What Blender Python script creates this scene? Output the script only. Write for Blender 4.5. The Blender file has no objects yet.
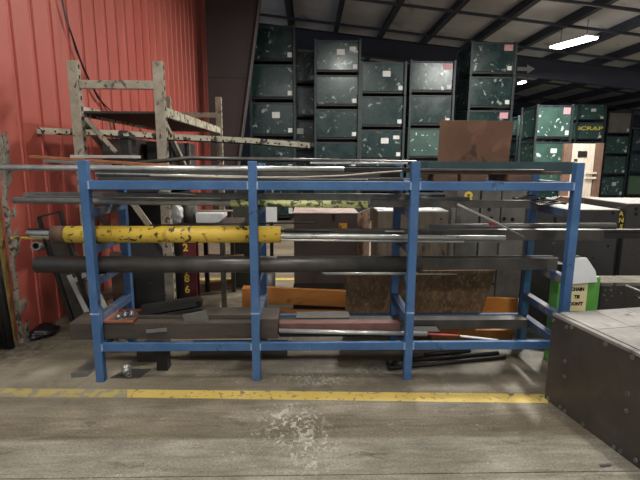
import bpy, bmesh, math, random
from mathutils import Vector, Matrix
random.seed(7)
S = bpy.context.scene
C = S.collection
# ---------------------------------------------------------------- camera
F_PX, PITCH, YAW, ROLL = 451.74, .1741, .0248, .0046
CAM = Vector((0, 0, 1.6))
fw = Vector((math.sin(YAW)*math.cos(PITCH), math.cos(YAW)*math.cos(PITCH), -math.sin(PITCH)))
rt = Vector((math.cos(YAW), -math.sin(YAW), 0)); up = rt.cross(fw)
r2 = rt*math.cos(ROLL)+up*math.sin(ROLL); u2 = -rt*math.sin(ROLL)+up*math.cos(ROLL)
cd = bpy.data.cameras.new('camera'); cam = bpy.data.objects.new('camera', cd); C.objects.link(cam)
cd.sensor_width = 36; cd.lens = F_PX/640*36; cd.clip_start = .05; cd.clip_end = 200
m = Matrix((r2, u2, -fw)).transposed().to_4x4(); m.translation = CAM; cam.matrix_world = m
S.camera = cam
def ray(x, y): return fw + r2*((x-320)/F_PX) - u2*((y-240)/F_PX)
def P(x, y, Y):                      # world point seen at a pixel of the photo, at distance Y
    d = ray(x, y); return CAM + d*(Y/d.y)
def G(x, y, z=0):                    # the same on a level plane
    d = ray(x, y); return CAM + d*((z-1.6)/d.z)
# ---------------------------------------------------------------- materials
def lin(c):
    return tuple(((v/255)/12.92 if v/255 <= .04045 else ((v/255+.055)/1.055)**2.4) for v in c)+(1,)
MATS = {}
def mat(name, c1, c2=None, scale=6, rough=.6, metal=0, spots=None, spots2=None, bump=.15, stretch=(1,1,1), rv=.15, detail=6):
    """c1/c2 mixed by noise; spots = (colour, scale, threshold, softness)"""
    if name in MATS: return MATS[name]
    M = bpy.data.materials.new(name); M.use_nodes = True; MATS[name] = M
    nt = M.node_tree; N = nt.nodes; L = nt.links; b = N['Principled BSDF']
    tc = N.new('ShaderNodeTexCoord'); oi = N.new('ShaderNodeObjectInfo')
    sc = N.new('ShaderNodeVectorMath'); sc.operation = 'SCALE'; sc.inputs[0].default_value = (37, 19, 53)
    L.new(oi.outputs['Random'], sc.inputs['Scale'])
    ad = N.new('ShaderNodeVectorMath'); ad.operation = 'ADD'
    L.new(tc.outputs['Object'], ad.inputs[0]); L.new(sc.outputs[0], ad.inputs[1])
    mp = N.new('ShaderNodeMapping'); mp.inputs['Scale'].default_value = stretch; L.new(ad.outputs[0], mp.inputs[0])
    n = N.new('ShaderNodeTexNoise'); n.inputs['Scale'].default_value = scale; n.inputs['Detail'].default_value = detail
    n.inputs['Roughness'].default_value = .65; L.new(mp.outputs[0], n.inputs['Vector'])
    rp = N.new('ShaderNodeValToRGB'); rp.color_ramp.elements[0].position = .32; rp.color_ramp.elements[1].position = .68
    rp.color_ramp.elements[0].color = lin(c1); rp.color_ramp.elements[1].color = lin(c2 or c1)
    L.new(n.outputs[0], rp.inputs[0]); col = rp.outputs[0]
    for k, sp in enumerate((spots, spots2)):
        if not sp: continue
        s = N.new('ShaderNodeTexNoise'); s.inputs['Scale'].default_value = sp[1]; s.inputs['Detail'].default_value = 5
        s.inputs['Distortion'].default_value = .6
        o = N.new('ShaderNodeVectorMath'); o.inputs[1].default_value = (5+3*k, 9, 2); L.new(mp.outputs[0], o.inputs[0]); L.new(o.outputs[0], s.inputs['Vector'])
        mr = N.new('ShaderNodeMapRange'); mr.inputs['From Min'].default_value = sp[2]; mr.inputs['From Max'].default_value = sp[2]+sp[3]
        L.new(s.outputs[0], mr.inputs['Value'])
        mx = N.new('ShaderNodeMix'); mx.data_type = 'RGBA'; L.new(mr.outputs[0], mx.inputs['Factor'])
        L.new(col, mx.inputs['A']); mx.inputs['B'].default_value = lin(sp[0]); col = mx.outputs['Result']
    L.new(col, b.inputs['Base Color'])
    r_ = N.new('ShaderNodeMapRange'); r_.inputs['To Min'].default_value = max(.05, rough-rv); r_.inputs['To Max'].default_value = min(1, rough+rv)
    L.new(n.outputs[0], r_.inputs['Value']); L.new(r_.outputs[0], b.inputs['Roughness'])
    b.inputs['Metallic'].default_value = metal
    if bump:
        bp = N.new('ShaderNodeBump'); bp.inputs['Strength'].default_value = bump; bp.inputs['Distance'].default_value = .01
        L.new(n.outputs[0], bp.inputs['Height']); L.new(bp.outputs[0], b.inputs['Normal'])
    return M
def emit(name, col, st):
    M = bpy.data.materials.new(name); M.use_nodes = True; b = M.node_tree.nodes['Principled BSDF']
    b.inputs['Emission Color'].default_value = col; b.inputs['Emission Strength'].default_value = st; b.inputs['Base Color'].default_value = col
    return M
blue = mat('blue paint', (52,86,128), (70,106,150), 5, .5, 0, spots=((40,44,52), 9, .66, .06), spots2=((150,165,185), 26, .72, .04), bump=.1)
blue_worn = mat('worn blue paint', (48,68,100), (62,84,116), 5, .6, 0, spots=((112,104,98), 7, .5, .14), bump=.15)
bin_dark = mat('dark green bin paint', (22,42,42), (36,60,58), 2.5, .28, .1, spots=((150,160,158), 7.5, .63, .03), spots2=((52,66,62), 3, .6, .2), bump=.25)
bin_green = mat('green bin paint', (46,72,66), (62,92,84), 2.5, .45, .05, spots=((190,200,194), 8, .625, .03), bump=.2)
bin_grey = mat('grey brown bin paint', (112,106,98), (134,128,116), 3, .6)
bin_frame = mat('bin frame steel', (38,48,50), (62,70,72), 8, .5, .3)
bin_pale = mat('pale green bin paint', (84,116,88), (100,132,104), 3, .6)
sticker = mat('white sticker', (205,208,205), (225,228,225), 20, .6, bump=0)
pink = mat('pink sticker', (200,140,150), (215,170,178), 20, .6, bump=0)
steel_dark = mat('dark mill steel', (58,56,53), (88,84,79), 5, .36, .35, spots=((88,64,48), 8, .66, .1))
steel_mid = mat('grey steel', (94,93,90), (134,132,127), 6, .42, .35, spots=((84,62,48), 9, .68, .1))
steel_bright = mat('bright silver steel', (176,176,172), (214,213,206), 9, .32, .65, spots=((120,108,92), 12, .68, .08))
black_steel = mat('black steel', (25,24,24), (42,39,37), 5, .5, .3)
brown_steel = mat('brown rusty steel', (74,56,46), (104,80,64), 6, .7, .2, spots=((50,38,32), 4, .6, .15))
rust = mat('orange rust', (124,70,40), (160,102,62), 9, .85, 0, spots=((70,44,32), 7, .6, .1))
rust_plate = mat('rust brown plate', (100,70,54), (120,88,68), 2, .75, .1, spots=((70,48,40), 3, .6, .06), spots2=((124,90,70), 5, .58, .1), bump=.05)
yellow = mat('chipped yellow paint', (202,166,54), (220,186,76), 4, .42, 0, spots=((58,48,34), 24, .585, .03), spots2=((150,118,50), 6, .64, .08))
yellow_green = mat('yellow green flaking paint', (176,178,110), (206,208,144), 14, .6, 0, spots=((78,84,62), 22, .5, .06))
timber = mat('old grey timber', (56,48,42), (84,72,62), 4, .75, 0, stretch=(.4,3,3), spots=((44,36,32), 5, .62, .15))
board = mat('mottled brown board', (112,86,62), (142,112,84), 12, .85, 0, spots=((92,68,48), 3, .5, .25), spots2=((170,144,112), 40, .5, .25), stretch=(1,1,.35), bump=.5)
orange = mat('orange paint', (178,108,48), (206,138,66), 5, .45, 0, spots=((120,66,30), 7, .63, .1), stretch=(.3,1,1))
machine = mat('charcoal machine paint', (50,48,48), (68,65,64), 3, .5, .15, spots=((92,88,84), 12, .7, .08), bump=.1)
machine2 = mat('grey weldment steel', (86,84,80), (120,116,110), 4, .6, .3, spots=((60,56,52), 3, .6, .2))
mach_top = mat('light dusty machine top', (116,112,108), (158,153,147), 5, .7, .1, spots=((70,64,60), 6, .62, .1))
brown_box = mat('rust speckled brown steel', (52,42,38), (72,58,50), 5, .7, .1)
brown_side = mat('speckled rust side', (112,82,64), (140,106,84), 14, .8, .1, spots=((48,38,32), 26, .56, .06))
pit = mat('pitted grey stone', (88,83,75), (128,122,110), 9, .9, 0, spots=((60,56,50), 16, .62, .05), bump=.6)
white = mat('white paper', (220,220,218), (236,236,234), 3, .7, bump=.3)
plastic = mat('white plastic film', (190,192,190), (225,227,226), 4, .3, bump=.6)
lime = mat('lime green paint', (84,150,64), (104,172,78), 3, .45)
cream = mat('cream cardboard', (222,204,150), (234,218,172), 4, .8)
ink = mat('black ink', (22,20,20), rough=.8, bump=0)
ypaint = mat('yellow lettering paint', (218,190,60), (235,210,90), 20, .6, bump=0)
maroon = mat('maroon paint', (84,26,28), (104,36,36), 5, .5)
weather = mat('weathered galvanised grey', (128,118,102), (166,156,138), 9, .7, .2, spots=((70,60,50), 14, .6, .07), bump=.4)
perf = mat('pale worn perforated steel', (150,142,122), (196,190,168), 12, .7, .2, spots=((52,48,44), 15, .55, .05), bump=.5)
teal = mat('dark teal steel', (42,60,64), (62,80,82), 4, .5, .3)
rubber = mat('black rubber', (16,16,17), (28,28,30), 5, .45)
foam = mat('yellow insulation foam', (140,112,60), (172,144,88), 12, .95, bump=1, spots=((110,90,52), 8, .6, .1))
edge_white = mat('ragged pale wall edge', (108,98,86), (150,142,128), 16, .9, bump=1, spots=((70,60,50), 20, .55, .05))
pale_green = mat('green drip paint', (40,110,60), (60,130,70), 20, .6)
wood_pale = mat('pale weathered board', (190,176,158), (216,206,192), 6, .8, stretch=(3,1,.5))
wood_brown = mat('brown plywood edge', (98,74,62), (122,96,80), 6, .8)
# red sheet
red = mat('red wall sheet', (164,78,67), (176,90,77), 1.6, .5, 0, spots=((146,68,58), 3, .62, .2), spots2=((120,70,56), 9, .74, .05), bump=.03, stretch=(1,1,.3))
column_m = mat('dark brown column paint', (48,41,41), (56,48,47), 1.5, .6, bump=.03)
col_edge = mat('column flange grey', (84,80,80), (98,94,92), 3, .5)
beam_m = mat('roof steel dark blue grey', (50,53,66), (60,62,74), 2, .6)
roof_m = mat('grey roof insulation', (176,176,182), (200,200,206), .8, .8, spots=((120,116,112), 1.3, .6, .2), bump=.1)
wall_dark = mat('dark far wall', (44,48,60), (54,58,70), .6, .8, bump=0)
# ---------------------------------------------------------------- mesh builder
class MB:
    def __init__(s): s.bm = bmesh.new()
    def box(s, lo, hi, M=None):
        c = [(Vector((x, y, z))) for x in (lo[0], hi[0]) for y in (lo[1], hi[1]) for z in (lo[2], hi[2])]
        if M: c = [M @ v for v in c]
        v = [s.bm.verts.new(q) for q in c]
        for f in ((0,1,3,2), (4,6,7,5), (0,4,5,1), (2,3,7,6), (0,2,6,4), (1,5,7,3)): s.bm.faces.new([v[i] for i in f])
        return s
    def bar(s, a, b, w, h, upv=(0,0,1)):          # rectangular bar from a to b, w across, h along upv
        a, b = Vector(a), Vector(b); d = (b-a); L = d.length; d.normalize()
        sd = d.cross(Vector(upv)).normalized(); u = sd.cross(d)
        M = Matrix((d, sd, u)).transposed().to_4x4(); M.translation = a
        return s.box((0, -w/2, -h/2), (L, w/2, h/2), M)
    def tube(s, pts, r, n=20, ri=None, r1=None):  # solid or hollow round bar through points
        pts = [Vector(p) for p in pts]; rings = []; inner = []
        for i, p in enumerate(pts):
            d = (pts[min(i+1, len(pts)-1)]-pts[max(i-1, 0)]).normalized()
            a = d.orthogonal().normalized() if abs(d.z) > .9 else d.cross(Vector((0,0,1))).normalized(); b = d.cross(a)
            rr = r if r1 is None else r+(r1-r)*i/(len(pts)-1)
            rings.append([s.bm.verts.new(p+(a*math.cos(t*2*math.pi/n)+b*math.sin(t*2*math.pi/n))*rr) for t in range(n)])
            if ri: inner.append([s.bm.verts.new(p+(a*math.cos(t*2*math.pi/n)+b*math.sin(t*2*math.pi/n))*ri) for t in range(n)])
        def skin(R, flip):
            for i in range(len(R)-1):
                for t in range(n):
                    q = [R[i][t], R[i][(t+1) % n], R[i+1][(t+1) % n], R[i+1][t]]
                    f = s.bm.faces.new(q[::-1] if flip else q); f.smooth = True
        skin(rings, False)
        if ri:
            skin(inner, True)
            for e, fl in ((0, False), (-1, True)):
                for t in range(n):
                    q = [rings[e][t], inner[e][t], inner[e][(t+1) % n], rings[e][(t+1) % n]]
                    s.bm.faces.new(q[::-1] if fl else q)
        else:
            s.bm.faces.new(rings[0][::-1]); s.bm.faces.new(rings[-1])
        return s
    def prism(s, poly, d):                        # 3-D polygon pushed along vector d
        a = [s.bm.verts.new(Vector(p)) for p in poly]; b = [s.bm.verts.new(Vector(p)+Vector(d)) for p in poly]
        s.bm.faces.new(a[::-1]); s.bm.faces.new(b); n = len(a)
        for i in range(n): s.bm.faces.new([a[i], a[(i+1) % n], b[(i+1) % n], b[i]])
        return s
    def build(s, name, material, parent=None, bevel=0, origin=None):
        bmesh.ops.recalc_face_normals(s.bm, faces=s.bm.faces)
        vs = [v.co for v in s.bm.verts]
        lo = Vector([min(v[i] for v in vs) for i in range(3)]); hi = Vector([max(v[i] for v in vs) for i in range(3)])
        o = Vector(origin) if origin else Vector(((lo.x+hi.x)/2, (lo.y+hi.y)/2, lo.z))
        for v in s.bm.verts: v.co -= o
        me = bpy.data.meshes.new(name); s.bm.to_mesh(me); s.bm.free(); me.materials.append(material)
        ob = bpy.data.objects.new(name, me); C.objects.link(ob)
        ob['_w'] = tuple(o)
        if parent:
            ob.parent = parent; ob.location = o - Vector(parent['_w'])
        else: ob.location = o
        if bevel:
            md = ob.modifiers.new('bevel', 'BEVEL'); md.width = bevel; md.segments = 2; md.limit_method = 'ANGLE'
        return ob
def tag(o, label, cat, group=None, kind=None):
    o['label'] = label; o['category'] = cat
    if group: o['group'] = group
    if kind: o['kind'] = kind
    return o
def thing(name, loc, label, cat, group=None):
    o = bpy.data.objects.new(name, None); C.objects.link(o); o.location = loc; o['_w'] = tuple(loc); o.empty_display_size = .1
    return tag(o, label, cat, group)
def struct(o): o['kind'] = 'structure'; return o
def lettering(txt, size, center, material, parent, rot=(math.pi/2, 0, 0), bold=.0, name='lettering', sx=1):
    cu = bpy.data.curves.new('t', 'FONT'); cu.body = txt; cu.size = size; cu.align_x = 'CENTER'; cu.align_y = 'CENTER'; cu.offset = bold; cu.extrude = .001
    t = bpy.data.objects.new('t', cu); C.objects.link(t); bpy.context.view_layer.update()
    me = bpy.data.meshes.new_from_object(t.evaluated_get(bpy.context.evaluated_depsgraph_get())); bpy.data.objects.remove(t)
    me.materials.clear(); me.materials.append(material)
    ob = bpy.data.objects.new(name, me); C.objects.link(ob); ob.parent = parent
    ob.location = Vector(center)-Vector(parent['_w']); ob.rotation_euler = rot; ob.scale = (sx, 1, 1)
    return ob
def copy_tree(o, loc):
    c = o.copy(); C.objects.link(c); c.location = loc
    for ch in list(o.children):
        k = ch.copy(); C.objects.link(k); k.parent = c
        for g in list(ch.children):
            d = g.copy(); C.objects.link(d); d.parent = k
    return c
# ================================================================ SETTING
# floor: concrete with two tones of slab and a saw joint
def floor_mat():
    M = bpy.data.materials.new('concrete'); M.use_nodes = True; nt = M.node_tree; N = nt.nodes; L = nt.links; b = N['Principled BSDF']
    g = N.new('ShaderNodeNewGeometry')
    def noise(scale, det=8, st=(1,1,1), dist=0):
        mp = N.new('ShaderNodeMapping'); mp.inputs['Scale'].default_value = st; L.new(g.outputs['Position'], mp.inputs[0])
        n = N.new('ShaderNodeTexNoise'); n.inputs['Scale'].default_value = scale; n.inputs['Detail'].default_value = det; n.inputs['Roughness'].default_value = .65; n.inputs['Distortion'].default_value = dist
        L.new(mp.outputs[0], n.inputs['Vector']); return n.outputs[0]
    def ramp(v, a, bb, ca, cb):
        r = N.new('ShaderNodeValToRGB'); r.color_ramp.elements[0].position = a; r.color_ramp.elements[1].position = bb
        r.color_ramp.elements[0].color = lin(ca); r.color_ramp.elements[1].color = lin(cb); L.new(v, r.inputs[0]); return r.outputs[0]
    def mix(f, A, B, mode='MIX'):
        x = N.new('ShaderNodeMix'); x.data_type = 'RGBA'; x.blend_type = mode
        if hasattr(f, 'links'): L.new(f, x.inputs['Factor'])
        else: x.inputs['Factor'].default_value = f
        for k, v in (('A', A), ('B', B)):
            if hasattr(v, 'links'): L.new(v, x.inputs[k])
            else: x.inputs[k].default_value = v
        return x.outputs['Result']
    def rng(v, a, bb):
        r = N.new('ShaderNodeMapRange'); r.inputs['From Min'].default_value = a; r.inputs['From Max'].default_value = bb; L.new(v, r.inputs['Value']); return r.outputs[0]
    big = noise(1.3, 8, (1, 1.8, 1), .4)
    base = ramp(big, .3, .7, (126,116,98), (170,160,140))
    fresh = ramp(noise(2.2, 9, (1, 1.6, 1), .3), .3, .7, (158,152,136), (204,198,184))
    sep = N.new('ShaderNodeSeparateXYZ'); L.new(g.outputs['Position'], sep.inputs[0])
    yy = N.new('ShaderNodeMath'); yy.operation = 'MULTIPLY_ADD'; yy.inputs[1].default_value = .06
    L.new(noise(5), yy.inputs[0]); L.new(sep.outputs['Y'], yy.inputs[2])
    near = rng(yy.outputs[0], JY+.045, JY+.015)
    c = mix(near, base, fresh)
    streak = rng(noise(3, 6, (.5, 4, 1), .6), .6, .8)
    c = mix(streak, c, lin((180,175,162)))
    sc = noise(11, 10, (1, 1, 1), .8); scuff = rng(sc, .64, .72)
    c = mix(scuff, c, lin((196,192,182)))
    dk = rng(noise(2.6, 8, (1, 2, 1), .7), .6, .72)
    c = mix(dk, c, lin((98,90,78)))
    fine = ramp(noise(70, 5), .3, .7, (192,190,186), (255,255,255)); c = mix(1.0, c, fine, 'MULTIPLY')
    band = ramp(noise(3.5, 9, (.55, 4.5, 1), .5), .32, .68, (196,192,184), (255,255,255)); c = mix(1.0, c, band, 'MULTIPLY')
    fl = rng(noise(45, 6, (1, 1.6, 1), 1.5), .6, .66); zone = rng(noise(1.7, 4), .5, .62)
    fz = N.new('ShaderNodeMath'); fz.operation = 'MULTIPLY'; L.new(fl, fz.inputs[0]); L.new(zone, fz.inputs[1]); c = mix(fz.outputs[0], c, lin((214,209,198)))
    sp = rng(noise(38, 3), .66, .72); c = mix(sp, c, lin((70,64,56)))
    # pale scrape in the middle of the near floor
    def patch(cx, cy, rx, ry, lo, hi, sc_, col, c):
        v = N.new('ShaderNodeVectorMath'); v.operation = 'SUBTRACT'; v.inputs[1].default_value = (cx, cy, 0); L.new(g.outputs['Position'], v.inputs[0])
        v2 = N.new('ShaderNodeVectorMath'); v2.operation = 'MULTIPLY'; v2.inputs[1].default_value = (1/rx, 1/ry, 0); L.new(v.outputs[0], v2.inputs[0])
        ln = N.new('ShaderNodeVectorMath'); ln.operation = 'LENGTH'; L.new(v2.outputs[0], ln.inputs[0])
        fall = rng(ln.outputs['Value'], 1, .3)
        a = N.new('ShaderNodeMath'); a.operation = 'MULTIPLY'; L.new(fall, a.inputs[0]); L.new(rng(noise(sc_, 8, (1.4, 1, 1), 1.2), lo, hi), a.inputs[1])
        return mix(a.outputs[0], c, lin(col))
    q = G(300, 436); c = patch(q.x-.05, q.y+.1, .26, .3, .5, .6, 13, (190,184,172), c); c = patch(q.x+.07, q.y-.12, .22, .3, .52, .62, 18, (204,198,186), c); c = patch(q.x, q.y, .5, .5, .6, .68, 30, (220,215,204), c)
    q = G(312, 378); c = patch(q.x, q.y, .35, .15, .5, .6, 30, (200,194,182), c)
    q = G(60, 380); c = patch(q.x, q.y, .9, .6, .3, .6, 2, (140,132,114), c)
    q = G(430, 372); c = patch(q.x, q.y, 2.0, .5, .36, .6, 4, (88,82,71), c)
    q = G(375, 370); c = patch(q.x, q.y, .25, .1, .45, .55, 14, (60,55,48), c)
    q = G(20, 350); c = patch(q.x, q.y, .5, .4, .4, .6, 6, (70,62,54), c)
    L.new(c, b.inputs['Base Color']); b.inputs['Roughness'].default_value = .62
    bp = N.new('ShaderNodeBump'); bp.inputs['Strength'].default_value = .25; bp.inputs['Distance'].default_value = .01; L.new(sc, bp.inputs['Height']); L.new(bp.outputs[0], b.inputs['Normal'])
    return M
JY = G(320, 438).y
GY = G(320, 475).y
b_ = MB(); b_.box((-9, GY+.004, -.2), (26, 34, 0)); b_.box((-9, -9, -.2), (26, GY-.004, 0)); b_.box((-9, GY-.005, -.2), (26, GY+.005, -.012))
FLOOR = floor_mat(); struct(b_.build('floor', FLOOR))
# painted floor line, worn to bare concrete on its left
def line_mat():
    M = mat('floor line yellow', (196,168,84), (210,184,102), 5, .6, 0, spots=((140,126,92), 24, .59, .04), spots2=((104,92,64), 7, .67, .02), bump=.1, detail=10)
    return M
def worn_line():
    M = mat('worn floor line yellow', (184,164,92), (168,152,104), 7, .7, 0, spots=((146,138,118), 13, .47, .08), bump=.1, detail=10)
    return M
a, c_, d_, e_ = G(127, 389.5), G(127, 397.5), G(548, 403.2), G(548, 394.2)
struct(MB().prism([(a.x, a.y, .0), (c_.x, c_.y, .0), (d_.x, d_.y, .0), (e_.x, e_.y, .0)], (0, 0, .0012)).build('trim_1', line_mat()))
a2, c2 = G(-40, 388), G(-40, 396.5)
struct(MB().prism([(a2.x, a2.y, 0), (c2.x, c2.y, 0), (c_.x-.004, c_.y, 0), (a.x-.004, a.y, 0)], (0, 0, .001)).build('trim_2', worn_line()))
q = G(300, 279)
struct(MB().box((-6, q.y-.06, 0), (6, q.y+.06, .0012)).build('trim_3', line_mat()))
# red ribbed wall on the left
WX = -2.523; W0, W1 = 3.86, 12.5
def ribbed():
    b = MB(); prof = []; y = W0; pitch = .318
    while y < W1:
        prof += [(WX-.0, y), (WX-.0, y+.235), (WX+.012, y+.245), (WX+.012, y+.252), (WX-.05, y+.26), (WX-.05, y+.303), (WX, y+.312)]
        y += pitch
    prof += [(WX, y)]
    bm = b.bm; zs = [(.01), 6.15]
    cols = [[bm.verts.new((x, yy, z)) for z in zs] for x, yy in prof]
    back = [[bm.verts.new((WX-.07, yy, z)) for z in zs] for x, yy in prof]
    for i in range(len(prof)-1):
        bm.faces.new([cols[i][0], cols[i+1][0], cols[i+1][1], cols[i][1]])
        bm.faces.new([back[i][1], back[i+1][1], back[i+1][0], back[i][0]])
        bm.faces.new([cols[i][1], cols[i+1][1], back[i+1][1], back[i][1]]); bm.faces.new([back[i][0], back[i+1][0], cols[i+1][0], cols[i][0]])
    bm.faces.new([cols[0][0], cols[0][1], back[0][1], back[0][0]]); bm.faces.new([back[-1][0], back[-1][1], cols[-1][1], cols[-1][0]])
    return b
struct(ribbed().build('wall_left', red))
# pale torn edge and insulation at the end of the red wall
def ragged(x, y, w, d, z1, seed, amp, name, mm):
    rnd = random.Random(seed); b = MB(); bm = b.bm; rings = []
    n = 60
    for i in range(n+1):
        z = z1*i/n; dx = rnd.uniform(-amp, amp); dw = rnd.uniform(-amp, amp)
        rings.append([bm.verts.new(q) for q in ((x+dx, y+dw, z), (x+w+dw, y+dx*.5, z), (x+w, y+d, z), (x, y+d, z))])
    for i in range(n):
        for t in range(4): bm.faces.new([rings[i][t], rings[i][(t+1) % 4], rings[i+1][(t+1) % 4], rings[i+1][t]])
    bm.faces.new(rings[0][::-1]); bm.faces.new(rings[-1])
    return b.build(name, mm)
struct(ragged(WX-.04, W0-.02, .04, .1, 6.1, 3, .01, 'trim_4', edge_white))
tag(ragged(WX-.20, W0-.0, .10, .09, 6.1, 5, .015, 'insulation', foam), 'yellow foam insulation exposed along the torn end of the red wall', 'insulation', kind='stuff')
b_ = MB()
for k in range(7):
    b_.tube([(WX-.30+.045*k, W0-.16-.03*math.sin(k*2), 0.01), (WX-.29+.045*k, W0-.18-.02*math.cos(k), .6), (WX-.32+.042*k, W0-.15, 1.35-.06*k)], .03, 12)
tag(b_.build('rubber_strips', rubber), 'black rubber strips hanging beside the torn end of the red wall', 'curtain')
# doorway wall, near left (dark)
struct(MB().box((-9, W0+.1, 0), (WX-.24, W0+.3, 6.15)).build('wall_entry', wall_dark))
# far wall, right wall
struct(MB().box((-9, 31, 0), (26, 31.2, 7.5)).build('wall_far', wall_dark))
# roof: sloping sheet, purlins running away, cross rods and a deep girder
RS = .105
def rz(X, h=5.9): return h-RS*X
def slanted(b, x0, x1, y0, y1, zt, zb):   # slab following the roof slope; zt/zb offsets
    v = [(x0, y0, rz(x0)+zb), (x0, y1, rz(x0)+zb), (x0, y1, rz(x0)+zt), (x0, y0, rz(x0)+zt)]
    b.prism(v, (x1-x0, 0, -RS*(x1-x0)))
b_ = MB(); slanted(b_, -9, 26, -9, 34, .5, .26); struct(b_.build('ceiling', roof_m))
for k in range(13):
    X = -2.07+1.5*k
    b_ = MB(); z = rz(X)
    b_.box((X-.035, -8, z), (X-.015, 31, z+.25)); b_.box((X-.12, -8, z), (X+.03, 31, z+.018)); b_.box((X-.05, -8, z+.23), (X+.09, 31, z+.262))
    p = thing('purlin', (X, 11, z), '', ''); bpy.data.objects.remove(p)
    struct(b_.build('trim_%d' % (10+k), beam_m))
for k, Y in enumerate((8.6, 11.1, 12.65, 15.0, 19.5, 23)):
    b_ = MB(); slanted(b_, -2.6, 22, Y-.03, Y+.03, .01, -.055); struct(b_.build('trim_%d' % (30+k), beam_m))
for k, Y in enumerate((16.1, 24.5)):
    b_ = MB(); slanted(b_, -2.2, 22, Y-.01, Y+.01, 0, -.6); slanted(b_, -2.2, 22, Y-.13, Y+.13, -.6, -.625); slanted(b_, -2.2, 22, Y-.13, Y+.13, 0, -.025)
    struct(b_.build('trim_%d' % (40+k), beam_m))
# tapered portal column
CY = 10.5
tl, tr, bl, br = P(205, 2, CY), P(259.5, 0, CY), P(211, 150, CY), P(240, 150, CY)
def ext(a, b, z): t = (z-a.z)/(b.z-a.z); return a.x+(b.x-a.x)*t
col = thing('steel_column', (-1.9, CY, 0), 'dark brown tapered steel building column at the far end of the red wall', 'column'); struct(col)
for k in ('label', 'category'): del col[k]
zT = 5.85; xr0, xrT = ext(br, tr, 0), ext(br, tr, zT); xl = tl.x
seamz = P(230, 78, CY).z
MB().prism([(xl, CY, 0), (xr0, CY, 0), (ext(br, tr, seamz), CY, seamz-.01), (xl, CY, seamz-.01)], (0, .02, 0)).build('web', column_m, col)
MB().prism([(xl, CY, seamz+.01), (ext(br, tr, seamz), CY, seamz+.01), (xrT, CY, zT), (xl, CY, zT)], (0, .02, 0)).build('web', column_m, col)
MB().box((xl, CY+.004, seamz-.011), (ext(br, tr, seamz), CY+.03, seamz+.011)).build('seam', black_steel, col)
MB().prism([(xr0, CY-.09, 0), (xr0+.03, CY-.09, 0), (xrT+.03, CY-.09, zT), (xrT, CY-.09, zT)], (0, .22, 0)).build('flange', col_edge, col)
col.name = 'trim_50'
# cable hanging down the red wall
def cable(x0, y0, x1, y1, Ya, Yb, label):
    a, b = P(x0, y0, Ya), P(x1, y1, Yb); a.x = max(a.x, WX+.05); b.x = max(b.x, WX+.05)
    pts = []
    for i in range(13):
        t = i/12; p = a.lerp(b, t); p.z -= .1*math.sin(math.pi*t); p.x = WX+.045; pts.append(p)
    tag(MB().tube(pts, .008, 8).build('cable', rubber), label, 'cable')
def wallP(x, y):  # point of the red wall plane
    d = ray(x, y); t = (WX+.045)/d.x; return CAM+d*t
def cable2(pix, label):
    tag(MB().tube([wallP(*p) for p in pix], .009, 8).build('cable', rubber), label, 'cable')
cable2([(56,-22), (70,30), (84,70), (98,98), (112,112), (124,180), (128,236)], 'black cable running down the red wall, upper and straighter of the two')
cable2([(57,-22), (66,18), (76,50), (92,86), (103,104), (109,114), (118,180), (126,268)], 'black cable sagging lower down the red wall behind the weathered rack')
# ================================================================ LAMPS
lamp_e = emit('lamp lens', (1, .97, .92, 1), 30)
lamp_h = mat('lamp housing', (200,200,200), rough=.5, bump=0)
def lamp(x, y, z, rot, label, power, L=1.2, W=.34, grp=None):
    t = thing('ceiling_lamp', (x, y, z), label, 'ceiling lamp', grp)
    hs = MB().box((x-W/2, y-L/2, z), (x+W/2, y+L/2, z+.05)).build('housing', lamp_h, t, .01)
    MB().box((x-W/2+.02, y-L/2+.02, z-.045), (x+W/2-.02, y+L/2-.02, z-.001)).build('lens', lamp_e, hs, .02)
    for s in (-.4, .4):
        h = rz(x)-z
        MB().tube([(x, y+s, z+.04), (x, y+s, z+max(h, .1))], .008, 6).build('hanger', black_steel, t)
    t.rotation_euler = (0, 0, rot)
    ld = bpy.data.lights.new('lamp_light', 'AREA'); ld.shape = 'RECTANGLE'; ld.size = W; ld.size_y = L; ld.energy = power; ld.color = (1, .965, .9)
    lo = bpy.data.objects.new('lamp_light', ld); C.objects.link(lo); lo.location = (x, y, z-.08); lo.rotation_euler = (0, 0, rot)
c0 = P(573, 42, 12.5)
lamp(c0.x, c0.y, c0.z, -math.radians(-19), 'bright white rectangular lamp hanging below the grey roof', 420, W=.42)
c1 = P(522, 82, 17.6); lamp(c1.x, c1.y, c1.z, 0, 'small white rectangular lamp far off beyond the roof girder', 300, L=.45, W=.2)
for x, y, pw, nm in ((-1.2, 1.9, 75, 'over the yellow floor line, left'), (2.6, 1.2, 50, 'over the yellow floor line, right'), (-.9, -3.4, 130, 'far out over the near floor, left'), (3.4, -3.4, 90, 'far out over the near floor, right'),
                     (1.2, 7.4, 150, 'between the blue rack and the green bins'), (4.7, 7.5, 460, 'above the charcoal machine blocks')):
    lamp(x, y, 4.9, 0, 'white rectangular ceiling lamp hanging '+nm, pw)
# arrow sign on the girder
g0 = P(527, 69, 15.94); z = g0.z
ax = [(P(517, 67, 15.94)), P(527, 67.3, 15.94), P(527, 64.8, 15.94), P(534.5, 69, 15.94), P(527, 73.6, 15.94), P(527, 71, 15.94), P(517, 70.8, 15.94)]
t = thing('arrow_sign', g0, 'grey arrow sign pointing right on the deep roof girder', 'sign')
MB().prism(ax, (0, -.03, 0)).build('arrow_plate', mat('grey sign', (150,152,155), (170,172,175), 3, .6), t)
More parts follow.
